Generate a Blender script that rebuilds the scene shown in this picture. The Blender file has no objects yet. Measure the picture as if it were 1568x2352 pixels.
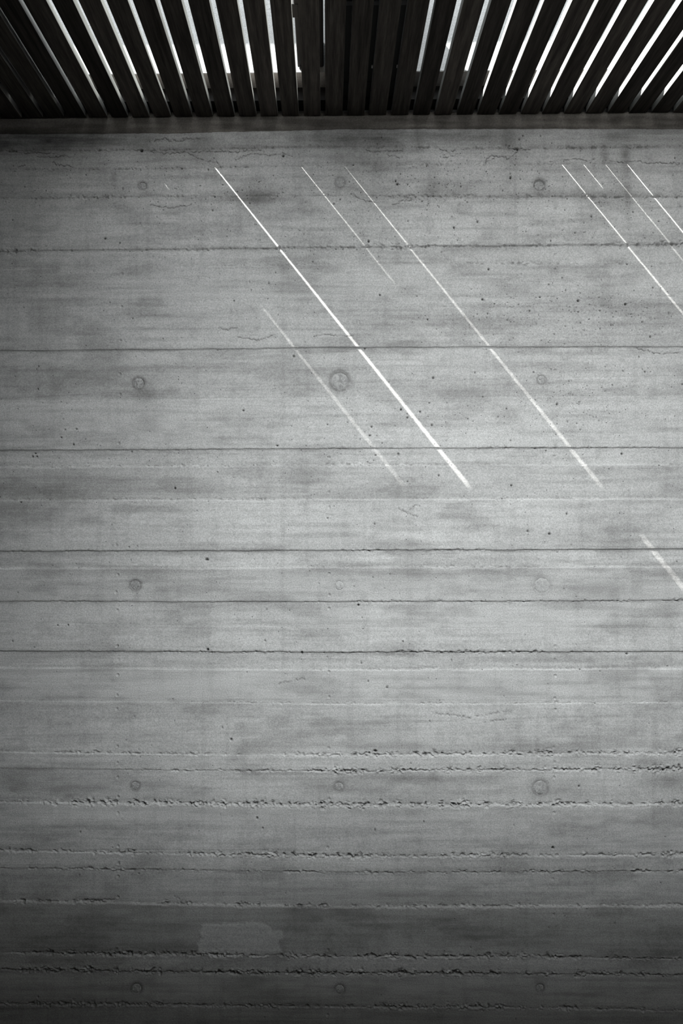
import bpy, math
import numpy as np
from mathutils import Matrix, Vector

# ------------------------------------------------------------------ units and camera
S = 0.0014                 # metres per photograph pixel at the wall
FPX = 1829.0               # focal length in pixels of the 1568 x 2352 frame
EYE = 1.62                 # camera height above the floor
D = FPX * S                # camera to wall
YAW = math.radians(0.95)   # to the left
PITCH = math.radians(1.7)  # up
VPX, VPY = 752.0, 1235.0   # where the wall's normal meets the picture
fwd = Vector((-math.sin(YAW) * math.cos(PITCH), math.cos(YAW) * math.cos(PITCH), math.sin(PITCH)))
rgt = Vector((math.cos(YAW), math.sin(YAW), 0))
upv = rgt.cross(fwd)
PPX = VPX - FPX * rgt.y / fwd.y
PPY = VPY + FPX * upv.y / fwd.y

scene = bpy.context.scene
COL = scene.collection
cam = bpy.data.cameras.new('camera')
camo = bpy.data.objects.new('camera', cam)
COL.objects.link(camo)
cam.sensor_fit = 'VERTICAL'
cam.sensor_height = 36.0
cam.lens = FPX * 36.0 / 2352.0
cam.shift_x = (784.0 - PPX) / 2352.0
cam.shift_y = (PPY - 1176.0) / 2352.0
cam.clip_start = 0.05
m = Matrix.Identity(4)
for i in range(3):
    m[i][0], m[i][1], m[i][2] = rgt[i], upv[i], -fwd[i]
m[2][3] = EYE
camo.matrix_world = m
scene.camera = camo

# ------------------------------------------------------------------ sky, sun, added fill lamp, exposure
world = bpy.data.worlds.new('sky')
scene.world = world
world.use_nodes = True
bg = world.node_tree.nodes['Background']
bg.inputs['Color'].default_value = (0.95, 0.985, 1.0, 1)
bg.inputs['Strength'].default_value = 7.6

KX, KZ = 0.788, 1.79       # sun: sideways per unit of drop, drop per unit of depth
sun_dir = Vector((KX, 1.0 / KZ, -1.0)).normalized()
sl = bpy.data.lights.new('sun', 'SUN')
sl.energy = 47.0
sl.angle = math.radians(0.53)
sl.color = (1.0, 0.99, 0.95)
so = bpy.data.objects.new('sun', sl)
COL.objects.link(so)
so.rotation_euler = sun_dir.to_track_quat('-Z', 'Y').to_euler()
so.location = (-3, -2, 8)

# added unseen area lamp under the ceiling, lighting the wall; baffles shape it
FILL_X, FILL_W = (1090 - VPX) * S, 0.80
FILL_D0, FILL_D1 = 2.00, 2.26            # distance of the fill lamp from the wall
Z_CEIL = EYE + 968 * S
al = bpy.data.lights.new('added_fill_lamp', 'AREA')
al.shape = 'RECTANGLE'
al.size, al.size_y = FILL_W, FILL_D1 - FILL_D0
al.energy = 133.0
al.color = (0.952, 0.996, 1.0)
ao = bpy.data.objects.new('added_fill_lamp', al)
COL.objects.link(ao)
ao.rotation_euler = (math.radians(3.5), 0, 0)
ao.location = (FILL_X, D - (FILL_D0 + FILL_D1) / 2, Z_CEIL - 0.004)

scene.view_settings.view_transform = 'Standard'
scene.view_settings.look = 'None'
scene.view_settings.gamma = 1.0
scene.view_settings.use_curve_mapping = False
scene.view_settings.exposure = 0.0
scene.cycles.max_bounces = 5
scene.cycles.diffuse_bounces = 4
scene.cycles.glossy_bounces = 1
scene.cycles.caustics_reflective = False
scene.cycles.caustics_refractive = False

# ------------------------------------------------------------------ helpers
def wall_at(px, py, depth=None):
    """picture pixel -> (X, Z) on the plane y = depth (numpy arrays)"""
    depth = D if depth is None else depth
    a = (np.asarray(px, float) - PPX) / FPX
    b = (PPY - np.asarray(py, float)) / FPX
    vx = fwd.x + a * rgt.x + b * upv.x
    vy = fwd.y + a * rgt.y + b * upv.y
    vz = fwd.z + a * rgt.z + b * upv.z
    return vx / vy * depth, EYE + vz / vy * depth

def tag(o, label=None, cat=None, group=None, kind=None):
    if label: o['label'] = label
    if cat: o['category'] = cat
    if group: o['group'] = group
    if kind: o['kind'] = kind
    return o

def link(name, me, mat, parent=None):
    o = bpy.data.objects.new(name, me)
    COL.objects.link(o)
    if mat: me.materials.append(mat)
    if parent: o.parent = parent
    return o

BOXF = [(0, 1, 3, 2), (4, 6, 7, 5), (0, 4, 5, 1), (2, 3, 7, 6), (0, 2, 6, 4), (1, 5, 7, 3)]
def boxes_mesh(name, boxes):
    v, f = [], []
    for (x0, x1, y0, y1, z0, z1) in boxes:
        b = len(v)
        v += [(x, y, z) for x in (x0, x1) for y in (y0, y1) for z in (z0, z1)]
        f += [tuple(b + i for i in q) for q in BOXF]
    me = bpy.data.meshes.new(name)
    me.from_pydata(v, [], f)
    me.update()
    return me

def box(name, x0, x1, y0, y1, z0, z1, mat, parent=None, bevel=0.0):
    o = link(name, boxes_mesh(name, [(x0, x1, y0, y1, z0, z1)]), mat, parent)
    if bevel:
        md = o.modifiers.new('bevel', 'BEVEL')
        md.width = bevel; md.segments = 2
    return o

# ------------------------------------------------------------------ materials
def new_mat(name, rough=0.8):
    mt = bpy.data.materials.new(name)
    mt.use_nodes = True
    nt = mt.node_tree
    b = nt.nodes['Principled BSDF']
    b.inputs['Roughness'].default_value = rough
    b.inputs['Specular IOR Level'].default_value = 0.25
    return mt, nt, b

def nd(nt, t, **kw):
    n = nt.nodes.new(t)
    for k, v in kw.items():
        setattr(n, k, v)
    return n

def ramp(nt, src, stops):
    r = nd(nt, 'ShaderNodeValToRGB')
    while len(r.color_ramp.elements) < len(stops):
        r.color_ramp.elements.new(0.5)
    for e, (p, c) in zip(r.color_ramp.elements, stops):
        e.position = p
        e.color = (c, c, c, 1) if not isinstance(c, tuple) else (*c, 1)
    nt.links.new(src, r.inputs[0])
    return r.outputs[0]

def mul(nt, a, b, fac=1.0):
    mx = nd(nt, 'ShaderNodeMix', data_type='RGBA', blend_type='MULTIPLY')
    mx.inputs[0].default_value = fac
    for sock, s in ((mx.inputs[6], a), (mx.inputs[7], b)):
        if isinstance(s, tuple): sock.default_value = (*s, 1)
        else: nt.links.new(s, sock)
    return mx.outputs[2]

def noise(nt, co, scale, vec=(1, 1, 1), detail=4, rough=0.6):
    mp = nd(nt, 'ShaderNodeMapping')
    mp.inputs['Scale'].default_value = vec
    nt.links.new(co, mp.inputs[0])
    n = nd(nt, 'ShaderNodeTexNoise')
    n.inputs['Scale'].default_value = scale
    n.inputs['Detail'].default_value = detail
    n.inputs['Roughness'].default_value = rough
    nt.links.new(mp.outputs[0], n.inputs['Vector'])
    return n.outputs['Fac']

def concrete(name, base, use_attr=False, warm=0.0):
    mt, nt, b = new_mat(name, 0.88)
    co = nd(nt, 'ShaderNodeNewGeometry').outputs['Position']
    fine = noise(nt, co, 260, (1, 1, 1), 2, 0.7)
    grain = noise(nt, co, 30, (0.10, 1, 3.2), 3, 0.65)
    blot = noise(nt, co, 5, (0.6, 1, 1.2), 2, 0.55)
    c = mul(nt, base, ramp(nt, fine, [(0.28, 0.70), (0.72, 1.2)]))
    c = mul(nt, c, ramp(nt, grain, [(0.30, 0.95), (0.62, 1.03)]))
    c = mul(nt, c, ramp(nt, blot, [(0.35, 0.94), (0.65, 1.04)]))
    # small air pits, the shade inside them painted dark
    vo = nd(nt, 'ShaderNodeTexVoronoi')
    vo.inputs['Scale'].default_value = 95
    nt.links.new(co, vo.inputs['Vector'])
    sep = nd(nt, 'ShaderNodeSeparateColor')
    nt.links.new(vo.outputs['Color'], sep.inputs[0])
    pick = nd(nt, 'ShaderNodeMath', operation='LESS_THAN')
    nt.links.new(sep.outputs[0], pick.inputs[0])
    pick.inputs[1].default_value = 0.04
    if use_attr:
        at = nd(nt, 'ShaderNodeAttribute', attribute_name='tone')
        pd = nd(nt, 'ShaderNodeMath', operation='MULTIPLY')
        pd.inputs[1].default_value = 0.38
        nt.links.new(at.outputs['Alpha'], pd.inputs[0])
        nt.links.new(pd.outputs[0], pick.inputs[1])
    pick = pick.outputs[0]
    rad = ramp(nt, vo.outputs['Distance'], [(0.09, 1.0), (0.17, 0.0)])
    pit = mul(nt, pick, rad)
    inv = nd(nt, 'ShaderNodeInvert')
    nt.links.new(pit, inv.inputs[1])
    c = mul(nt, c, inv.outputs[0], 0.92)
    if use_attr:
        c = mul(nt, c, at.outputs['Color'])
    nt.links.new(c, b.inputs['Base Color'])
    sm = nd(nt, 'ShaderNodeMath', operation='SUBTRACT')
    sc = nd(nt, 'ShaderNodeMath', operation='MULTIPLY')
    sc.inputs[1].default_value = 1.6
    nt.links.new(pit, sc.inputs[0])
    ad = nd(nt, 'ShaderNodeMath', operation='ADD')
    nt.links.new(fine, ad.inputs[0]); nt.links.new(grain, ad.inputs[1])
    nt.links.new(ad.outputs[0], sm.inputs[0]); nt.links.new(sc.outputs[0], sm.inputs[1])
    bp = nd(nt, 'ShaderNodeBump')
    bp.inputs['Strength'].default_value = 0.45
    bp.inputs['Distance'].default_value = 0.0012
    nt.links.new(sm.outputs[0], bp.inputs['Height'])
    nt.links.new(bp.outputs[0], b.inputs['Normal'])
    return mt

def wood(name, base, contrast=1.0):
    mt, nt, b = new_mat(name, 0.8)
    b.inputs['Specular IOR Level'].default_value = 0.06
    tc = nd(nt, 'ShaderNodeTexCoord').outputs['Object']
    rnd = nd(nt, 'ShaderNodeObjectInfo').outputs['Random']
    off = nd(nt, 'ShaderNodeVectorMath', operation='MULTIPLY_ADD')
    cmb = nd(nt, 'ShaderNodeCombineXYZ')
    for k in range(3): nt.links.new(rnd, cmb.inputs[k])
    nt.links.new(cmb.outputs[0], off.inputs[0])
    off.inputs[1].default_value = (37.0, 11.0, 23.0)
    nt.links.new(tc, off.inputs[2])
    co = off.outputs[0]
    g1 = noise(nt, co, 520, (1, 0.03, 1), 3, 0.75)
    g2 = noise(nt, co, 75, (1, 0.045, 1), 4, 0.6)
    lo = 1 - .45 * contrast
    c = mul(nt, base, ramp(nt, g1, [(0.3, lo), (0.7, 1.25)]))
    c = mul(nt, c, ramp(nt, g2, [(0.35, lo), (0.65, 1.3)]))
    c = mul(nt, c, ramp(nt, rnd, [(0.0, 1 - .5 * contrast), (1.0, 1 + .55 * contrast)]))
    nt.links.new(c, b.inputs['Base Color'])
    bp = nd(nt, 'ShaderNodeBump')
    bp.inputs['Strength'].default_value = 0.3
    bp.inputs['Distance'].default_value = 0.0006
    nt.links.new(g1, bp.inputs['Height'])
    nt.links.new(bp.outputs[0], b.inputs['Normal'])
    return mt

def plain(name, base, rough=0.7, metal=0.0, nscale=40):
    mt, nt, b = new_mat(name, rough)
    co = nd(nt, 'ShaderNodeTexCoord').outputs['Object']
    n = noise(nt, co, nscale)
    c = mul(nt, base, ramp(nt, n, [(0.3, 0.75), (0.7, 1.2)]))
    nt.links.new(c, b.inputs['Base Color'])
    b.inputs['Metallic'].default_value = metal
    return mt

M_WALL = concrete('board_marked_concrete', (0.515, 0.510, 0.506), True)
M_CORE = concrete('concrete_core', (0.20, 0.20, 0.20))
M_UP = concrete('upper_concrete', (0.205, 0.212, 0.213))
M_SOFF = concrete('soffit_shade_tone', (0.30, 0.30, 0.295))  # tone set to stand in for the soffit's shade
M_ROOM = concrete('room_concrete', (0.17, 0.163, 0.155))
M_FLOOR = plain('dark_floor', (0.045, 0.038, 0.032), 0.7)
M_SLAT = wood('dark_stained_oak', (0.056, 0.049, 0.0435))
M_SIDE = wood('daylit_side_oak', (0.205, 0.208, 0.202), .35)  # paler copy of the slat wood, daylight put into its colour
M_BLACK = plain('black_timber', (0.008, 0.0075, 0.007), 0.8)
M_METAL = plain('black_metal', (0.0045, 0.0045, 0.0045), 0.6)
M_STRAP = plain('dull_steel', (0.06, 0.06, 0.06), 0.6)
M_BOLT = plain('bare_steel', (0.55, 0.55, 0.53), 0.4, 0.0)

# ------------------------------------------------------------------ the relief of the wall, in a raster of photograph pixels
rng = np.random.default_rng(11)
RX0, RX1, RY0, RY1 = -24, 1592, 250, 2404
NW, NH = RX1 - RX0, RY1 - RY0
gx = np.arange(RX0, RX1, dtype=np.float32)
gy = np.arange(RY0, RY1, dtype=np.float32)

def vn(sx, sy, seed, shape=None):
    """smooth value noise 0..1, feature size sx by sy pixels"""
    h, w = shape or (NH, NW)
    r = np.random.default_rng(seed)
    gh, gw = int(h / sy) + 4, int(w / sx) + 4
    g = r.random((gh, gw), dtype=np.float32)
    yy = np.arange(h, dtype=np.float32) / sy; xx = np.arange(w, dtype=np.float32) / sx
    yi = yy.astype(int); xi = xx.astype(int)
    fy = yy - yi; fx = xx - xi
    fy = (fy * fy * (3 - 2 * fy))[:, None]; fx = (fx * fx * (3 - 2 * fx))[None, :]
    rows = g[yi] * (1 - fy) + g[yi + 1] * fy
    return rows[:, xi] * (1 - fx) + rows[:, xi + 1] * fx

def fbm(sx, sy, seed, octs=3):
    a, out, tot = 1.0, 0, 0
    for k in range(octs):
        out = out + a * vn(max(sx / 2 ** k, 1.3), max(sy / 2 ** k, 1.3), seed + 17 * k)
        tot += a; a *= 0.55
    return out / tot

def sstep(a, b, x):
    t = np.clip((x - a) / (b - a), 0, 1)
    return t * t * (3 - 2 * t)

XS5 = [0, 392, 784, 1176, 1568]
XS9 = [0, 196, 392, 588, 784, 980, 1176, 1372, 1568]
Z9 = [0] * 9
# y at five x, step in mm to the band below (+ = proud), joint depth, roughness at nine x, dirt along the joint
SEAMS = [
    ((308, 306, 297, 296, 296), 5.0, 0.0, [.15] * 9, 0.0),
    ((347, 346, 336, 342, 338), -1.2, 0.4, [.6, .5, .35, .45, .5, .6, .5, .6, .6], .34),
    ((390, 388, 379, 378, 375), 0.3, 0.2, [.35, .4, .35, .25, .5, .5, .4, .3, .3], .22),
    ((456, 452, 450, 453, 453), -0.6, 0.3, [.35, .6, .4, .3, .4, .65, .6, .65, .5], .36),
    ((577, 573, 568, 565, 561), -4.2, 1.2, [.7, .35, .35, .5, .55, .9, .55, .5, 1.0], .25),
    ((616, 612, 606, 605, 606), 1.4, 0.2, [.1, .1, .1, .35, .3, .15, .7, .35, .35], .18),
    ((692, 688, 682, 681, 680), -0.5, 0.2, [.06, .06, .05, .05, .05, .1, .2, .25, .2], .16),
    ((735, 718, 707, 704, 700), 0.4, 0.1, [.02, .15, .2, .1, .15, .2, .35, .35, .1], .06),
    ((806, 803, 798, 797, 797), -4.6, 2.0, [.08, .08, .12, .15, .1, .12, .22, .2, .06], .26),
    ((844, 840, 836, 835, 835), 0.6, 0.1, [.04, .04, .06, .05, .05, .04, .06, .08, .06], .12),
    ((919, 916, 911, 910, 908), 0.6, 0.1, [.03, .03, .03, .04, .05, .05, .03, .05, .05], .12),
    ((1035, 1033, 1030, 1029, 1029), -4.4, 2.0, [.10, .12, .25, .08, .35, .06, .45, .5, .15], .24),
    ((1073, 1071, 1068, 1067, 1067), 3.2, 0.2, [.2, .5, .4, .3, .5, .35, .3, .25, .25], .10),
    ((1149, 1148, 1146, 1146, 1145), 4.6, 0.1, [.35, .35, .35, .4, .35, .35, .4, .3, .3], .08),
    ((1267, 1266, 1265, 1264, 1262), -4.8, 1.9, [.25, .25, .12, .25, .45, .4, .3, .06, .06], .24),
    ((1306, 1306, 1304, 1303, 1302), 3.0, 0.1, [.08, .08, .1, .2, .3, .35, .3, .15, .12], .05),
    ((1382, 1383, 1383, 1382, 1380), -3.4, 1.4, [.1, .25, .12, .15, .3, .3, .35, .4, .6], .20),
    ((1431, 1437, 1441, 1443, 1443), 0.3, 0.5, [.02] * 9, .06),
    ((1497, 1498, 1500, 1499, 1498), -4.2, 1.9, [.12, .15, .35, .4, .3, .5, .7, .2, .08], .26),
    ((1534, 1537, 1540, 1538, 1537), 2.8, 0.1, [.05, .05, .06, .1, .25, .25, .25, .25, .25], .06),
    ((1610, 1613, 1618, 1617, 1613), 1.2, 0.4, [.1, .08, .06, .3, .25, .3, .2, .3, .3], .10),
    ((1728, 1733, 1736, 1733, 1731), 1.6, 0.4, [.15, .5, .45, .35, .75, .8, .75, .8, .95], .12),
    ((1766, 1771, 1773, 1770, 1768), -1.4, 0.5, [.08, .15, .35, .35, .9, .8, .75, .8, 1.0], .14),
    ((1844, 1848, 1851, 1850, 1848), 3.4, 0.3, [.25, .9, .9, .9, .95, .95, .9, .9, .85], .14),
    ((1955, 1962, 1967, 1966, 1965), 1.2, 0.5, [.55, .55, .6, .8, .95, .85, .6, .6, .8], .14),
    ((1995, 1999, 2005, 2004, 2002), -1.2, 0.5, [.25, .6, .35, .35, .45, .4, .5, .6, .75], .14),
    ((2070, 2077, 2084, 2083, 2081), 4.0, 0.2, [.6, .6, .5, .6, .65, .65, .5, .5, .5], .08),
    ((2188, 2192, 2197, 2197, 2203), 0.4, 0.5, [.5, .75, .6, .8, .6, .9, .8, .6, .55], .14),
    ((2227, 2232, 2236, 2236, 2240), -1.8, 0.6, [.6, .8, .75, .8, .9, .9, .85, .8, .6], .16),
    ((2306, 2309, 2314, 2315, 2322), 1.0, 0.5, [.7, .7, .55, .7, .5, .8, .8, .5, .5], .14),
]
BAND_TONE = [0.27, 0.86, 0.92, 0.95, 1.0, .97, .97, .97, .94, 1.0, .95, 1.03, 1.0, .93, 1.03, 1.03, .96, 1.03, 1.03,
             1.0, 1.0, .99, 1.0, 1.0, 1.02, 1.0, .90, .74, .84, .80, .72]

def seam_y(k, x):
    if k < 0: return np.full_like(np.asarray(x, float), 256.0)
    if k >= len(SEAMS): return np.full_like(np.asarray(x, float), 2396.0)
    x = np.asarray(x, float)
    r = np.random.default_rng(900 + k)
    a = np.interp(x, XS9, SEAMS[k][3])
    k1 = np.arange(-700, 2300, 9.0); k2 = np.arange(-700, 2300, 55.0)
    wob = np.interp(x, k1, r.normal(size=len(k1))) * (.25 + .35 * a) + np.interp(x, k2, r.normal(size=len(k2))) * (.35 + .3 * a)
    return np.interp(x, XS5, SEAMS[k][0]) + wob

HT = np.zeros((NH, NW), np.float32)     # relief in mm towards the room
TN = np.ones((NH, NW), np.float32)      # stains, dark cracks, painted pit shade and edge light: multiplier on the concrete's colour

# wood grain left by the boards, gentle waviness
HT += 0.55 * (fbm(240, 5, 1, 3) - .5) + 0.5 * (fbm(60, 25, 2, 2) - .5) + 1.4 * (vn(420, 70, 3) - .5)
# horizontal smears and clouds
sm = fbm(190, 11, 5, 3)
TN *= 1 - 0.15 * sstep(.53, .78, sm)
TN *= 1 + 0.06 * sstep(.5, .2, sm)
TN *= 1 - 0.20 * sstep(.52, .75, fbm(120, 46, 6, 4))
s2 = fbm(75, 3.2, 9, 3)
TN *= 1 - 0.08 * sstep(.52, .74, s2)
TN *= 1 - 0.10 * sstep(.5, .8, fbm(26, 14, 8, 3))
vert = fbm(14, 160, 7, 2)
TN *= 1 - 0.07 * sstep(.55, .8, vert)

pitty = np.full((NH, NW), 0.08, np.float32)   # how many air pits
def ell(x, y, rx, ry):
    return np.exp(-((gx[None, :] - x) / rx) ** 2 - ((gy[:, None] - y) / ry) ** 2)
for x, y, rx, ry, a in [(520, 440, 300, 60, .7), (200, 420, 250, 60, .35), (1000, 430, 380, 90, .9), (1400, 440, 250, 80, .5), (1300, 720, 260, 60, 1.0), (1330, 920, 130, 80, .9),
                        (980, 960, 240, 60, .5), (640, 660, 160, 120, .2), (1250, 500, 320, 60, .6), (800, 540, 300, 60, .5),
                        (700, 1050, 600, 60, .15), (1100, 1600, 500, 60, .08), (600, 1560, 400, 60, .15)]:
    pitty = np.maximum(pitty, a * ell(x, y, rx, ry))
pitty *= 1 - .75 * sstep(1250, 1700, gy)[:, None]

rough_seed = 100
for k, (ys, step, jd, amp9, dirt) in enumerate(SEAMS):
    yl = seam_y(k, gx).astype(np.float32)
    amp = np.interp(gx, XS9, amp9).astype(np.float32)
    pres = vn(34, 1, rough_seed + k, (1, NW))[0] * .65 + vn(11, 1, rough_seed + 50 + k, (1, NW))[0] * .35
    amp = amp * sstep(.22, .62, pres + .28 * amp) * (.45 + .75 * sstep(.25, .7, vn(6.5, 1, rough_seed + 250 + k, (1, NW))[0]))
    y0, y1 = int(yl.min()) - 26 - RY0, int(yl.max()) + 26 - RY0
    y0, y1 = max(y0, 0), min(y1, NH)
    dy = gy[y0:y1, None] - yl[None, :]
    up = np.where(dy < 0, 1.25, 0.9)      # crumbles upward a little more
    w = (1.4 + 6.0 * amp * (.35 + vn(15, 1, 300 + k, (1, NW))[0]))[None, :] * up
    near = np.exp(-(dy / w) ** 2)
    n1 = vn(3.2, 2.8, 400 + k, (y1 - y0, NW)); n2 = vn(8, 5, 500 + k, (y1 - y0, NW)); n3 = vn(3.8, 3.4, 450 + k, (y1 - y0, NW))
    chips = sstep(.42, .72, n1 * .55 + n2 * .45 + .22 * near - .14) * near * amp[None, :]
    HT[y0:y1] -= 7.0 * chips
    HT[y0:y1] += 5.0 * amp[None, :] * near * (n3 - .5) * 1.6
    TN[y0:y1] *= 1 - .35 * chips
    TN[y0:y1] *= 1 + .10 * amp[None, :] * near * sstep(.55, .8, n3)
    # the joint line itself
    HT[y0:y1] -= jd * (.35 + .65 * pres[None, :]) * (1 - .6 * np.clip(amp, 0, 1))[None, :] * np.exp(-(dy / 1.2) ** 2)
    if step > 1: TN[y0:y1] *= 1 + .07 * pres[None, :] * np.exp(-((dy - .6) / 1.4) ** 2)      # light on the seam's upward edge, painted in
    # leaked grime along the joint
    ds = vn(90, 1, 600 + k, (1, NW))[0]
    dn = vn(40, 5, 700 + k, (y1 - y0, NW))
    TN[y0:y1] *= 1 - dirt * (.25 + .75 * ds[None, :]) * (.4 + .6 * dn) * np.exp(-np.abs(dy) / (3 + 9 * ds[None, :]))

# stains with a shape of their own
frag = np.clip(.5 + 1.5 * (.55 * fbm(34, 9, 21, 4) + .45 * fbm(70, 3.5, 22, 3) - .5), 0, 1)
for x, y, rx, ry, a in [(20, 326, 190, 22, .72), (210, 318, 100, 20, .55), (810, 318, 110, 18, .52), (980, 312, 120, 14, .35), (1095, 316, 50, 12, .3),
                        (1165, 318, 16, 16, .4), (470, 322, 30, 12, .3), (1420, 320, 60, 18, .25), (1530, 322, 50, 18, .25),
                        (590, 452, 38, 14, .45), (262, 410, 8, 16, .3), (1388, 360, 9, 20, .4), (1436, 360, 11, 22, .45), (1440, 440, 9, 50, .28),
                        (995, 420, 12, 28, .25), (1290, 447, 110, 9, .38), (60, 650, 130, 18, .18), (130, 650, 60, 7, .15),
                        (120, 870, 230, 32, .20), (460, 838, 80, 10, .25), (340, 905, 80, 8, .25), (1100, 895, 160, 14, .16), (1320, 760, 200, 50, .10),
                        (200, 1118, 170, 22, .30), (60, 1180, 100, 40, .16), (90, 1190, 40, 16, .22), (200, 1192, 26, 10, .30), (430, 1120, 90, 16, .20),
                        (900, 1130, 120, 10, .22), (1400, 1190, 90, 26, .18), (1350, 1235, 130, 20, .16), (1365, 1352, 62, 20, .32), (1310, 1395, 110, 18, .14),
                        (950, 1318, 160, 12, .24), (400, 1310, 160, 9, .22), (80, 1640, 180, 40, .12), (600, 1715, 140, 14, .16), (500, 1640, 180, 20, .10),
                        (60, 1795, 130, 34, .26), (240, 1780, 70, 24, .16), (930, 1788, 150, 9, .34), (1540, 1795, 50, 14, .34), (1300, 1810, 60, 20, .14),
                        (1400, 1890, 200, 22, .18), (980, 2060, 180, 12, .30), (120, 2020, 160, 14, .18), (1340, 2010, 60, 14, .2),
                        (250, 2140, 260, 50, .25), (760, 2130, 120, 40, .24), (1020, 2120, 160, 40, .22), (1160, 2160, 120, 20, .22), (1470, 2160, 120, 50, .28),
                        (1170, 2290, 160, 30, .15), (160, 2300, 260, 24, .18), (640, 2300, 100, 16, .2), (650, 900, 5, 340, .10), (1183, 460, 4, 90, .16)]:
    TN *= 1 - 1.25 * a * ell(x, y, rx, ry) ** .7 * (.45 + .8 * (frag - .1))

# formwork lines crossing the boards
def polyline(pts, width, depth, dark, jag=0.0, broken=False):
    p = [np.array(q, float) for q in pts]
    out = []
    for a, b in zip(p[:-1], p[1:]):
        n = max(2, int(np.hypot(*(b - a)) * 1.5))
        t = np.linspace(0, 1, n, endpoint=False)[:, None]
        out.append(a + (b - a) * t)
    q = np.concatenate(out)
    if jag:
        q[:, 1] += np.interp(np.arange(len(q)), np.arange(0, len(q) + 8, 5), jag * rng.normal(size=len(np.arange(0, len(q) + 8, 5))))
    R = int(width * 2.5) + 2
    mod = np.ones(len(q))
    if broken:
        kn = np.arange(0, len(q) + 12, 7)
        mod = np.clip(np.interp(np.arange(len(q)), kn, rng.uniform(.15, 1.5, len(kn))), 0.1, 1)
    for (x, y), m_ in zip(q, mod):
        ix, iy = int(round(x)) - RX0, int(round(y)) - RY0
        if ix < R or iy < R or ix >= NW - R or iy >= NH - R: continue
        sub = np.s_[iy - R:iy + R + 1, ix - R:ix + R + 1]
        g = np.exp(-((gx[None, ix - R:ix + R + 1] - x) ** 2 + (gy[iy - R:iy + R + 1, None] - y) ** 2) / width ** 2)
        CR[sub] = np.maximum(CR[sub], g * depth * m_)
        CD[sub] = np.maximum(CD[sub], g * dark * m_)
CR = np.zeros((NH, NW), np.float32); CD = np.zeros((NH, NW), np.float32)
for pts in [[(0, 916), (250, 902), (500, 892), (784, 879), (1180, 868), (1568, 862)], [(0, 1701), (400, 1681), (784, 1667), (1100, 1655), (1568, 1640)],
            [(0, 2178), (784, 2177), (1250, 2171), (1568, 2172)], [(0, 1952), (784, 1955), (1150, 1945), (1568, 1931)], [(640, 1830), (650, 1792)],
            [(1300, 1292), (1568, 1275)], [(850, 1510), (1000, 1537)], [(720, 1172), (784, 1190)]]:
    polyline(pts, 1.1, 0.5, .14, 0.25)
for pts in [[(353, 326), (358, 321), (370, 322), (378, 317), (386, 321), (397, 330)], [(398, 323), (415, 325), (430, 321)], [(418, 318), (440, 320), (462, 317)],
            [(85, 360), (120, 362), (150, 357), (165, 362)], [(120, 372), (137, 379), (152, 380), (166, 384)], [(40, 384), (58, 379)], [(20, 348), (60, 352), (85, 350), (150, 356)],
            [(345, 349), (372, 352), (430, 350)], [(430, 348), (440, 357), (453, 363), (467, 369), (495, 372), (508, 384)], [(430, 349), (470, 347), (540, 349), (600, 344)],
            [(540, 368), (560, 358), (590, 353), (620, 357), (650, 352), (672, 359)], [(840, 342), (856, 350), (880, 347), (925, 346)], [(888, 356), (905, 358), (918, 363)],
            [(1008, 342), (1030, 350), (1045, 344)], [(1010, 360), (1030, 362), (1050, 355)], [(1115, 376), (1117, 364), (1128, 357), (1145, 360), (1160, 360), (1166, 365)],
            [(1114, 372), (1130, 366), (1136, 358)], [(1166, 366), (1180, 355), (1190, 346), (1222, 342)], [(1262, 372), (1290, 366), (1310, 367), (1328, 365), (1350, 371), (1365, 365)],
            [(1400, 370), (1425, 373), (1462, 369), (1490, 375), (1520, 374), (1560, 377)], [(1160, 333), (1170, 342), (1200, 342)], [(817, 452), (835, 460), (865, 466)],
            [(900, 470), (925, 462), (950, 460)], [(345, 470), (390, 478), (440, 470)], [(915, 1168), (935, 1178), (960, 1188)], [(940, 1170), (955, 1160), (966, 1163)],
            [(1360, 545), (1368, 531)], [(1000, 1640), (1080, 1648), (1130, 1640), (1175, 1634)], [(1110, 1660), (1160, 1654)], [(640, 1570), (700, 1560)],
            [(190, 2066), (225, 2070), (262, 2067)], [(400, 2060), (412, 2066)], [(1464, 800), (1490, 806), (1520, 812), (1560, 808)], [(720, 772), (745, 768), (790, 772), (812, 770)],
            [(500, 752), (520, 757), (545, 752)], [(545, 775), (590, 780), (625, 772)]]:
    polyline(pts, .8, 3.2, .92, 1.2, True)
HT -= CR
TN *= 1 - CD

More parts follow.
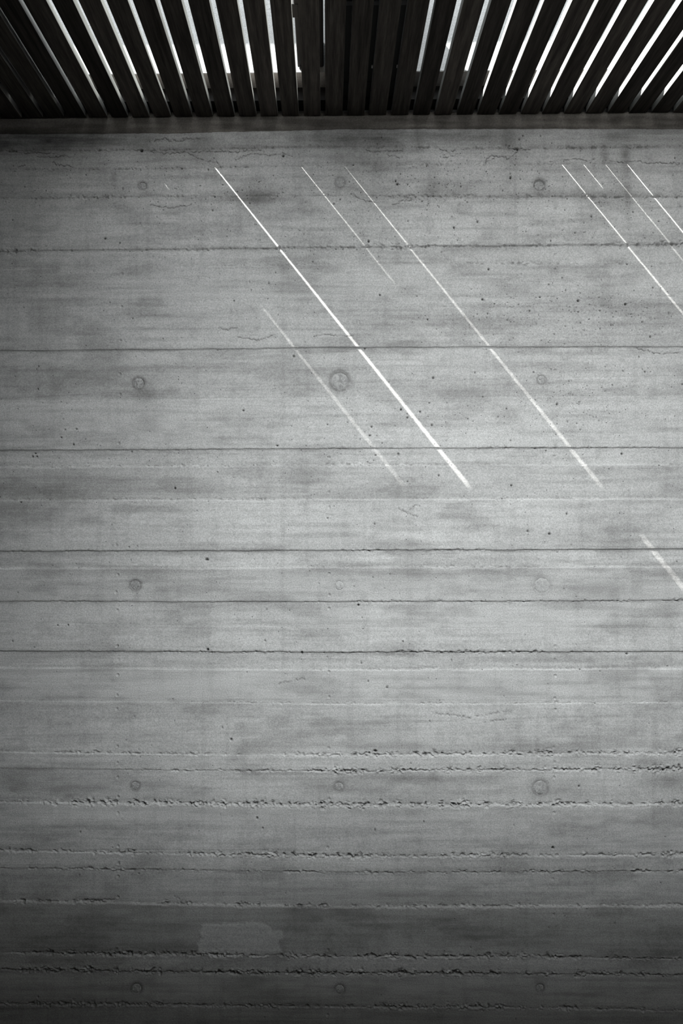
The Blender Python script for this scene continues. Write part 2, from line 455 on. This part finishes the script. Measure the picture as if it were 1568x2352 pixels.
# air pits: real hollows, with their inner shade painted into the colour
n = 17000
px = rng.uniform(RX0 + 8, RX1 - 8, n); py = rng.uniform(312, 2380, n)
keep = rng.random(n) < pitty[(py - RY0).astype(int), (px - RX0).astype(int)]
pits = [(x, y, r) for x, y, r in zip(px[keep], py[keep], np.clip(rng.lognormal(-.02, .34, n), .7, 2.3)[keep])]
pits += [(1328, 690, 3.2), (1437, 698, 3.4), (1108, 687, 2.8), (995, 867, 2.8), (982, 733, 2.4), (921, 940, 3), (965, 945, 2.6), (992, 976, 2.6), (849, 1000, 2.6),
         (853, 980, 2.4), (1280, 928, 2.8), (1430, 1042, 2.8), (915, 1042, 2.6), (674, 817, 3.2), (1212, 1220, 2.8), (1262, 1226, 3.4), (1302, 1180, 2.8), (476, 1493, 3.4),
         (889, 1580, 2.8), (530, 1700, 3.2), (590, 1880, 2.6), (603, 1903, 2.2), (241, 548, 2.6), (558, 942, 2.6), (636, 1023, 2.4), (401, 1121, 2.8), (510, 1672, 2), (72, 1048, 2.4),
         (82, 1048, 2.2), (139, 1004, 2.2), (148, 986, 2), (174, 985, 2), (846, 554, 3.4), (1096, 509, 3), (1042, 523, 2.6), (1172, 408, 3), (912, 423, 3), (908, 416, 2.4),
         (1122, 618, 2.8), (1358, 497, 2.6), (1512, 508, 2.4), (1320, 535, 2), (617, 650, 2), (537, 690, 2), (872, 677, 2.6), (936, 1106, 2), (1175, 1115, 2.6), (1008, 1092, 2.2),
         (752, 1190, 2.2), (1494, 773, 2.6), (1226, 854, 2), (1469, 818, 2.2), (474, 1285, 4), (608, 1472, 2.2), (823, 1390, 3), (926, 1474, 2.4), (1442, 1503, 2.6), (693, 1500, 3.4),
         (830, 1524, 2.2), (846, 1566, 2.2), (862, 1727, 3.6), (848, 1731, 2.6), (1016, 1731, 2.4), (1331, 1808, 2.6), (973, 1888, 2), (861, 1906, 2), (1270, 1949, 3), (325, 428, 4.5),
         (130, 1437, 2), (154, 1436, 2.2), (275, 558, 2), (650, 358, 3.4), (325, 346, 4), (1188, 343, 3), (1192, 320, 2.6), (1200, 312, 2), (1500, 660, 2.2)]
for x, y, r in pits:
    r = r * .9
    R = int(r * 2) + 2
    ix, iy = int(round(x)) - RX0, int(round(y)) - RY0
    if ix < R or iy < R or ix >= NW - R or iy >= NH - R: continue
    sub = np.s_[iy - R:iy + R + 1, ix - R:ix + R + 1]
    sq = rng.uniform(.75, 1.3)
    d = np.sqrt(((gx[None, ix - R:ix + R + 1] - x) * sq) ** 2 + ((gy[iy - R:iy + R + 1, None] - y) / sq) ** 2)
    g = sstep(r * 1.25, r * .45, d)
    HT[sub] -= g * min(1.6 + 2.2 * r, 7)
    TN[sub] *= 1 - .95 * g

# nail heads of the formwork boards
NAILS = [(272, 1018), (267, 1252), (270, 1320), (265, 1360), (268, 1402), (267, 1485), (270, 1517), (268, 1551), (267, 1598), (267, 1629), (268, 1716), (268, 1753),
         (268, 1787), (269, 1832), (269, 1869), (270, 1945), (271, 1984), (270, 2014), (270, 2062), (268, 2180), (274, 858), (274, 905), (278, 704), (276, 782), (279, 628),
         (755, 1130), (755, 1165), (756, 1318), (756, 1367), (755, 1398), (755, 1544), (755, 1602), (755, 1720), (755, 1837), (752, 1948), (752, 2182), (752, 2332), (756, 1050),
         (1276, 1485), (1276, 1516), (1276, 1553), (1275, 1605), (1277, 1631), (1273, 1718), (1274, 1752), (1274, 1787), (1273, 1868), (1270, 1948), (1270, 2020), (1271, 2101),
         (1276, 850), (1274, 1047), (1275, 584), (1275, 618), (1274, 480)]
for x, y in NAILS:
    ix, iy, R = x - RX0, y - RY0, 9
    sub = np.s_[iy - R:iy + R + 1, ix - R:ix + R + 1]
    d = np.hypot(gx[None, ix - R:ix + R + 1] - x - rng.uniform(-.6, .6), gy[iy - R:iy + R + 1, None] - y)
    HT[sub] -= 3.4 * sstep(3.9, 1.6, d)
    HT[sub] += .6 * np.exp(-((d - 4.6) / 1.2) ** 2)
    TN[sub] *= 1 - .10 * sstep(4.5, 2.5, d)

# tie holes closed with mortar: x, y, plug radius, ring stain, depth of the plug
TIES = [(327, 427, 9, .22, 2.5), (781, 419, 11, .20, .6), (1239, 424, 12, .24, 5.5), (317, 879, 13, .30, 1.2), (780, 874, 21, .24, .8), (1244, 871, 10, .20, .8),
        (310, 1344, 12, .30, .8), (779, 1345, 11, .08, .4), (1245, 1345, 19, .10, .4), (309, 1807, 10, .26, 1.0), (778, 1809, 11, .20, .8), (1242, 1811, 17, .20, .8),
        (313, 2271, 12, .24, .8), (780, 2273, 11, .22, .8), (1240, 2270, 9, .22, 1.2)]
rag = fbm(9, 7, 33, 2)
for x, y, r, st, dp in TIES:
    R = int(r * 2.6) + 4
    ix, iy = x - RX0, y - RY0
    sub = np.s_[iy - R:iy + R + 1, ix - R:ix + R + 1]
    d = np.hypot(gx[None, ix - R:ix + R + 1] - x, gy[iy - R:iy + R + 1, None] - y) + 2.2 * (rag[sub] - .5)
    TN[sub] *= 1 - 1.5 * st * (.50 * np.exp(-(d / (r * 1.55)) ** 4) + .75 * np.exp(-((d - r * 1.05) / (r * .22)) ** 2)) * (.45 + 1.0 * rag[sub])
    HT[sub] -= (dp + 1.6) * sstep(r * 1.02, r * .86, d)            # seat for the mortar plug
    HT[sub] -= .7 * np.exp(-((d - r * 1.15) / 2.0) ** 2)
    if dp > 3: HT[sub] -= 4 * sstep(r * 1.5, r * .7, d)

# a lighter mortar repair, trowelled on
rep = [(458, 2135), (470, 2124), (505, 2124), (530, 2122), (560, 2123), (600, 2122), (625, 2134), (648, 2142), (651, 2152), (637, 2166), (646, 2186), (620, 2194), (560, 2192), (520, 2196), (480, 2198), (455, 2188), (453, 2170), (462, 2155)]
cx, cy = 552, 2160
ang = np.array([math.atan2(y - cy, x - cx) for x, y in rep]); rad = np.array([math.hypot(y - cy, x - cx) for x, y in rep])
o_ = np.argsort(ang); ang, rad = ang[o_], rad[o_]
sub = np.s_[2100 - RY0:2220 - RY0, 420 - RX0:690 - RX0]
aa = np.arctan2(gy[2100 - RY0:2220 - RY0, None] - cy, gx[None, 420 - RX0:690 - RX0] - cx)
dd = np.hypot(gy[2100 - RY0:2220 - RY0, None] - cy, gx[None, 420 - RX0:690 - RX0] - cx)
lim = np.interp(aa, np.concatenate([ang - 2 * np.pi, ang, ang + 2 * np.pi]), np.tile(rad, 3)) + 10 * (rag[sub] - .5)
inn = sstep(4, -4, dd - lim)
HT[sub] += inn * (1.5 + 1.2 * (fbm(26, 9, 44, 2)[sub] - .5))
TN[sub] = TN[sub] * (1 - .75 * inn) + .75 * inn * (1.12 + .16 * frag[sub])
TN = np.clip(TN, .05, 1.2)

def sample(arr, x, y):
    """bilinear; beyond the raster the relief is mirrored so that the wall goes on"""
    W = RX1 - RX0 - 3
    u = np.abs(x - RX0); u = np.where(u > W, 2 * W - u, u); u = np.clip(u, 0, W)
    v = np.clip(y - RY0, 0, NH - 2.001)
    ui = u.astype(int); vi = v.astype(int); fu = (u - ui); fv = (v - vi)
    return (arr[vi, ui] * (1 - fu) * (1 - fv) + arr[vi, ui + 1] * fu * (1 - fv) + arr[vi + 1, ui] * (1 - fu) * fv + arr[vi + 1, ui + 1] * fu * fv)

# ------------------------------------------------------------------ structure: the board-marked wall
Z_SLAT = float(wall_at(784, 266)[1])                 # underside of the slats
PXU = lambda v: v * S
Z_SOFFIT = Z_SLAT + 48 * S                           # underside of the concrete above
XL, XR = -620, 2190                                  # wall extent in pixels
wx0, wx1 = float(wall_at(XL, 1200)[0]), float(wall_at(XR, 1200)[0])
core = box('wall_back', wx0 - .05, wx1 + .05, D + 0.016, D + 0.30, 0.0, Z_SOFFIT, M_CORE)
tag(core, 'tall grey board-marked concrete wall with horizontal formwork lines', 'wall', kind='structure')

off = np.concatenate([[0.0], np.cumsum([s[1] for s in SEAMS])])
off = np.concatenate([[-5.0], off[1:] - 5.0 - 2.0])
offs = [-3.0]
for s in SEAMS: offs.append(offs[-1] + s[1])

def grid_mesh(name, co, nx, ny, tone, pit, warm=False):
    me = bpy.data.meshes.new(name)
    nv, nf = nx * ny, (nx - 1) * (ny - 1)
    me.vertices.add(nv)
    me.vertices.foreach_set('co', co.astype(np.float32).ravel())
    i = (np.arange(ny - 1)[:, None] * nx + np.arange(nx - 1)[None, :]).ravel()
    q = np.stack([i, i + nx, i + nx + 1, i + 1], 1).astype(np.int32)
    me.loops.add(nf * 4)
    me.loops.foreach_set('vertex_index', q.ravel())
    me.polygons.add(nf)
    me.polygons.foreach_set('loop_start', np.arange(0, nf * 4, 4, dtype=np.int32))
    me.polygons.foreach_set('loop_total', np.full(nf, 4, np.int32))
    me.update(calc_edges=True)
    sm_ = np.ones((ny - 1, nx - 1), bool); sm_[0] = sm_[-1] = False
    me.polygons.foreach_set('use_smooth', sm_.ravel())
    sh = np.zeros(len(me.edges), bool)
    ev = np.zeros(len(me.edges) * 2, np.int32); me.edges.foreach_get('vertices', ev); ev = ev.reshape(-1, 2) // nx
    sh[(ev[:, 0] == ev[:, 1]) & ((ev[:, 0] == 1) | (ev[:, 0] == ny - 2))] = True
    ae = me.attributes.new('sharp_edge', 'BOOLEAN', 'EDGE'); ae.data.foreach_set('value', sh)
    at = me.attributes.new('tone', 'FLOAT_COLOR', 'POINT')
    c = np.ones((nv, 4), np.float32); t = tone.ravel()
    c[:, 0], c[:, 1], c[:, 2] = t ** .99, t, t ** 1.008
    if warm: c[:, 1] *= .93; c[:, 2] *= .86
    c[:, 3] = pit.ravel()
    at.data.foreach_set('color', c.ravel())
    return me

for k in range(len(SEAMS) + 1):
    ym = float(seam_y(k - 1, 784))
    CELL = 1.2 if ym < 440 else 1.6
    cols = np.concatenate([np.arange(XL, -16, 24.0), np.arange(-16, 1584, CELL), np.arange(1584, XR + 1, 24.0)])
    NX = len(cols)
    yt, yb = seam_y(k - 1, cols), seam_y(k, cols)
    h = float(np.mean(yb - yt))
    lo_ = np.concatenate([np.arange(0, 12, 1.15), np.arange(12, h / 2, CELL if ym < 1100 else 2.4)])   # rows gather near the joints
    lo_ = lo_[lo_ < h / 2 - .5]
    t = np.concatenate([lo_, h - lo_[::-1]]) / h
    ny = len(t)
    Y = yt[None, :] + (yb - yt)[None, :] * t[:, None]
    X = np.broadcast_to(cols[None, :], Y.shape)
    H = sample(HT, X, Y) + offs[k]
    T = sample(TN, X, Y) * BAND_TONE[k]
    if k == 0:                                        # the strip under the slats: darker, with streaks
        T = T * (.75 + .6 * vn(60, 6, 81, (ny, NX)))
    # the step from one board to the next runs over a pixel or two, so neighbouring bands meet
    if k > 0: H = H + .5 * (offs[k - 1] - offs[k]) * np.exp(-((Y - yt) / 1.5) ** 2)
    if k < len(SEAMS): H = H + .5 * (offs[k + 1] - offs[k]) * np.exp(-((yb - Y) / 1.5) ** 2)
    X = np.concatenate([X[:1], X, X[-1:]]); Y = np.concatenate([Y[:1] - .03, Y, Y[-1:] + .03])
    H = np.concatenate([np.full((1, NX), -15.0), H, np.full((1, NX), -15.0)])
    P = sample(pitty, X, Y)
    T = np.concatenate([T[:1], T, T[-1:]])
    wx, wz = wall_at(X, Y)
    wz = np.maximum(wz, 0.001)
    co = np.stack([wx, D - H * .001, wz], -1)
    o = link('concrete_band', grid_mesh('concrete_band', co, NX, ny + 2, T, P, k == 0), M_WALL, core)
core.children[0]['label'] = 'dark streaked strip directly under the slats'

# mortar plugs in the tie holes
for x, y, r, st, dp in TIES:
    kb = sum(1 for k in range(len(SEAMS)) if float(seam_y(k, x)) < y)
    v, f = [(0.0, -.0004, 0.0)], []
    segs = 20
    for ring, (rr, dep) in enumerate([(.35, -.0003), (.62, .0002), (.84, .0002), (.97, .0025)]):
        for s_ in range(segs):
            a = 2 * math.pi * s_ / segs
            q = rr * r * S * (1 + .05 * rng.normal() * (ring > 0))
            v.append((q * math.cos(a), dep + .0005 * rng.normal(), q * math.sin(a)))
    for s_ in range(segs):
        f.append((0, 1 + (s_ + 1) % segs, 1 + s_))
        for ring in range(3):
            a0 = 1 + ring * segs; b0 = a0 + segs
            f.append((a0 + s_, a0 + (s_ + 1) % segs, b0 + (s_ + 1) % segs, b0 + s_))
    me = bpy.data.meshes.new('tie_plug')
    me.from_pydata(v, [], f); me.update()
    me.polygons.foreach_set('use_smooth', np.ones(len(f), bool))
    wx, wz = wall_at(x, y)
    p = link('tie_plug', me, M_WALL, core)
    at = me.attributes.new('tone', 'FLOAT_COLOR', 'POINT')
    mot = np.clip(.98 - 1.0 * st * rng.uniform(.3, 2.1, len(v)), .25, 1)
    at.data.foreach_set('color', np.repeat(mot[:, None], 4, 1).astype(np.float32).ravel())
    deep = 4.0 if dp > 3 else 0.0
    p.location = (float(wx), D - .001 * (offs[kb] - dp - deep), float(wz))

# ------------------------------------------------------------------ structure: room around the camera
ROOM_L, ROOM_R, ROOM_B = wx0, wx1, D - 3300 * S
SL_FRONT = D - 1000 * S                              # the slats end here, over the camera's head
fl = box('floor', ROOM_L - .2, ROOM_R + .2, ROOM_B - .2, D + .02, -0.12, 0.0, M_FLOOR)
tag(fl, 'dark floor below the concrete wall', 'floor', kind='structure')
o = box('wall_left', ROOM_L - .2, ROOM_L - .02, ROOM_B, D + .01, 0.0, Z_SLAT + .3, M_ROOM)
tag(o, 'plain concrete side wall left of the picture', 'wall', kind='structure')
o = box('wall_right', ROOM_R + .02, ROOM_R + .2, ROOM_B, D + .01, 0.0, Z_SLAT + .3, M_ROOM)
tag(o, 'plain concrete side wall right of the picture', 'wall', kind='structure')
o = box('wall_front', ROOM_L - .2, ROOM_R + .2, ROOM_B - .2, ROOM_B, 0.0, Z_SLAT + .3, M_ROOM)
tag(o, 'plain concrete wall behind the camera', 'wall', kind='structure')

o = box('light_baffle_1', FILL_X - 1.4, FILL_X + 1.4, D - 2.62, D - 1.60, 2.338, 2.374, M_ROOM)  # added unseen baffle, keeps lamp light off the lower wall
tag(o, 'added unseen baffle below the fill lamp, shading the lower wall', 'light baffle', kind='structure')
o = box('light_baffle_2', FILL_X - .53, FILL_X - .50, D - 2.62, D - 1.55, 2.374, Z_CEIL - .002, M_ROOM)  # added unseen baffle, dims the left of the wall
tag(o, 'added unseen upright baffle, shading the left of the wall', 'cheek wall', kind='structure')

# slats: left and right corner of each at the wall, in pixels
ENDS = [(12, 51), (61, 100), (110, 149), (159, 198), (208, 247), (257, 295), (305, 344.4), (354.7, 393), (402, 442), (451, 489), (501, 539), (550, 589), (599, 638),
        (648, 686), (698, 736), (747, 786), (797.5, 836), (847, 886), (898, 937), (948, 985.5), (998, 1036), (1048.5, 1085), (1095, 1136), (1145, 1185), (1195, 1235),
        (1244, 1284), (1294, 1333), (1344, 1383), (1394.5, 1434), (1444, 1484), (1494.5, 1535), (1545, 1584)]
ENDS = [(12 - 49 * k, 51 - 49 * k) for k in range(9, 0, -1)] + ENDS + [(1545 + 49.7 * k, 1584 + 49.7 * k) for k in range(1, 9)]
slat_x = [(float(wall_at(a, 266)[0]), float(wall_at(b, 266)[0])) for a, b in ENDS]
sx_lo, sx_hi = slat_x[0][0], slat_x[-1][1]

H_SL = 16.0                                          # slat thickness in pixels
# where sun slips between two slats: left slat's right corner (px) -> list of (depth from wall px, light width px)
PASS = {393: [(40, 1.7), (260, 2.1), (430, 2.2), (500, 1.7), (520, 0)],
        589: [(40, .30), (130, .25), (225, .12), (245, 0)],
        686: [(80, 0), (125, .16), (250, .3), (420, .6), (640, .95), (760, 1.0)],
        247: [(40, 0), (70, 0), (85, .2), (110, 0), (240, 0), (280, .38), (400, .65), (500, .6), (518, 0)],
        736: [(230, 0), (270, .22), (320, .18), (345, 0)],
        1185: [(40, .5), (200, .75), (500, .95)],
        1235: [(40, .0), (60, .06), (90, .04), (110, 0)],
        1284: [(40, .42), (150, .4), (240, .28), (330, .12)],
        1333: [(40, .6), (150, .75), (400, .95)]}

# ceiling: concrete lid around the slatted opening
ceil = link('ceiling', boxes_mesh('ceiling', [
    (ROOM_L - .2, ROOM_R + .2, ROOM_B - .2, SL_FRONT, Z_SLAT, Z_SLAT + .22),
    (ROOM_L - .2, sx_lo - .02, SL_FRONT, D + .02, Z_SLAT, Z_SLAT + .22),
    (sx_hi + .02, ROOM_R + .2, SL_FRONT, D + .02, Z_SLAT, Z_SLAT + .22)]), M_ROOM)
tag(ceil, 'dark timber slat ceiling with daylight between the slats', 'ceiling', kind='structure')

deps = np.array([3, 40, 70, 100, 140, 180, 220, 260, 300, 340, 380, 420, 460, 500, 540, 580, 640, 700, 780, 880, 998], float)
for i, (x0, x1) in enumerate(slat_x):
    rc = ENDS[i][1]
    gap = (slat_x[i + 1][0] - x1) / S if i + 1 < len(slat_x) else 11.4
    key = rc if rc in PASS else None
    w = x1 - x0
    bow = .35 * rng.normal(); tw = rng.uniform(-.5, .5)
    v, f = [], []
    ns = len(deps)
    for d_ in deps:
        hh = max(H_SL, (gap + 1.0) / KX); hr = hh
        if key is not None:
            p_ = float(np.interp(d_, *zip(*PASS[key])))
            if p_ > 0: hr = min(hh - .5, (gap - p_) / KX)
        c = (hh - hr) * KX + (.6 if hr < hh else .7)
        if hr >= hh: hr = hh - .7
        zb = (bow * math.sin(math.pi * d_ / 1000) + (.4 * tw if d_ < 20 else .4 * tw)) * S
        e = .5 * S
        ring = [(0, e), (e, 0), (w - e, 0), (w, e), (w, hr * S), (w - c * S, hh * S), (e, hh * S), (0, hh * S - e)]
        v += [(a, -d_ * S, b + zb) for a, b in ring]
    for s_ in range(ns - 1):
        for q in range(8):
            a = s_ * 8 + q; b = s_ * 8 + (q + 1) % 8
            f.append((a, b, b + 8, a + 8))
    f.append(tuple(range(7, -1, -1)))
    f.append(tuple((ns - 1) * 8 + q for q in range(8)))
    me = bpy.data.meshes.new('slat')
    me.from_pydata(v, [], f); me.update()
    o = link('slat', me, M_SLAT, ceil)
    me.materials.append(M_SIDE)                      # sides painted paler for the daylight on them, underside and top stained dark
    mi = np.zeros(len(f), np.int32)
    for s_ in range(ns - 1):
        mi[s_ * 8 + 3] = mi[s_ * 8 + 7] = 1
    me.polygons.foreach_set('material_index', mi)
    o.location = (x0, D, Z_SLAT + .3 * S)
# joists across the top of the slats, and the black ledger at the wall
zt = Z_SLAT + (H_SL + 1.6) * S
o = box('joist', sx_lo - .02, sx_hi + .02, D - 556 * S, D - 520 * S, zt, zt + 60 * S, M_BLACK, ceil)
o = box('joist', sx_lo - .02, sx_hi + .02, D - 1040 * S, D - 1001 * S, zt, zt + 60 * S, M_BLACK, ceil)
o = box('ledger', sx_lo - .02, sx_hi + .02, D - 36 * S, D + .012, zt, Z_SOFFIT - .001, M_BLACK, ceil)
# closed lid over the slats at the far left
lid_r = float(wall_at(207, 266)[0])
o = box('lid_board', sx_lo - .05, lid_r, D - 518 * S, D - 97 * S, Z_SLAT + 42 * S, Z_SLAT + 48 * S, M_BLACK, ceil)
o = box('lid_board', sx_lo - .05, lid_r, D - 1000 * S, D - 558 * S, Z_SLAT + 42 * S, Z_SLAT + 48 * S, M_BLACK, ceil)

# concrete above the opening: overhangs the lower wall
YUP = D - 95 * S
Z_TOP = Z_SLAT + 640 * S
up = box('wall_upper', wx0 - .05, wx1 + .05, YUP, D + .30, Z_SOFFIT, Z_TOP, M_UP)
tag(up, 'sunlit pale concrete wall glimpsed above the slats', 'wall', kind='structure')
o = box('soffit_shade_strip', wx0 - .04, wx1 + .04, YUP + .002, D - 37 * S, Z_SOFFIT - .0015, Z_SOFFIT + .001, M_SOFF, up)  # added strip whose colour sets how shaded the soffit looks
# roof edge whose shade falls on the upper wall
zsh = EYE + (VPY - 83) * (FPX - 95) / FPX * S        # shade line on the upper wall
t_ = 300
zr = zsh + KZ * t_ * S
rf = box('roof', wx0 - .05, wx1 + .05, YUP - t_ * S, D + .30, zr, zr + .16, M_UP)
tag(rf, 'concrete roof edge over the slatted opening', 'roof', kind='structure')

# ------------------------------------------------------------------ things above the slats
zb = Z_SLAT + 24 * S
bx0 = float(wall_at(752, 230)[0]); bx1 = bx0 + 172 * S
hb = bpy.data.objects.new('metal_box', None)
COL.objects.link(hb)
hb.location = (bx0, D - 360 * S, zb)
tag(hb, 'black metal box lying on the slats at the middle of the opening', 'metal box')
def part(name, x0, x1, d0, d1, z0, z1, mat, bevel=.002):
    o = box(name, x0 * S, x1 * S, (360 - d1) * S, (360 - d0) * S, z0 * S, z1 * S, mat, hb, bevel)
    return o
part('body', 0, 172, 97, 516, 0, 196, M_METAL)
part('foot_plate', 2, 172, 38, 97, -1, 22, M_METAL)
part('strap', 2, 172, 352, 364, -2, 0, M_STRAP, .0005)
for bxp in (98, 152):
    part('bolt', bxp - 5, bxp + 5, 152, 160, -3.5, 0, M_BOLT, .001)

rz = EYE + (VPY - 136) * (FPX - 97) / FPX * S
raf = bpy.data.objects.new('rafter', None)
COL.objects.link(raf)
rx0 = float((674 - VPX) / VPY * (rz - EYE))
raf.location = (rx0, YUP, rz)
tag(raf, 'black rafter beside the metal box, running from the sunlit wall over the slats', 'beam')
box('beam_web', 0, abs(rx0) - .012, -640 * S, -.002, 0, 60 * S, M_METAL, raf, .003)
box('side_clamp', -.006, 0.012, -212 * S, -172 * S, -.002, 50 * S, M_METAL, raf, .002)
box('wall_shoe', .006, abs(rx0) - .03, -.012, 0, -.006, 70 * S, M_METAL, raf, .002)
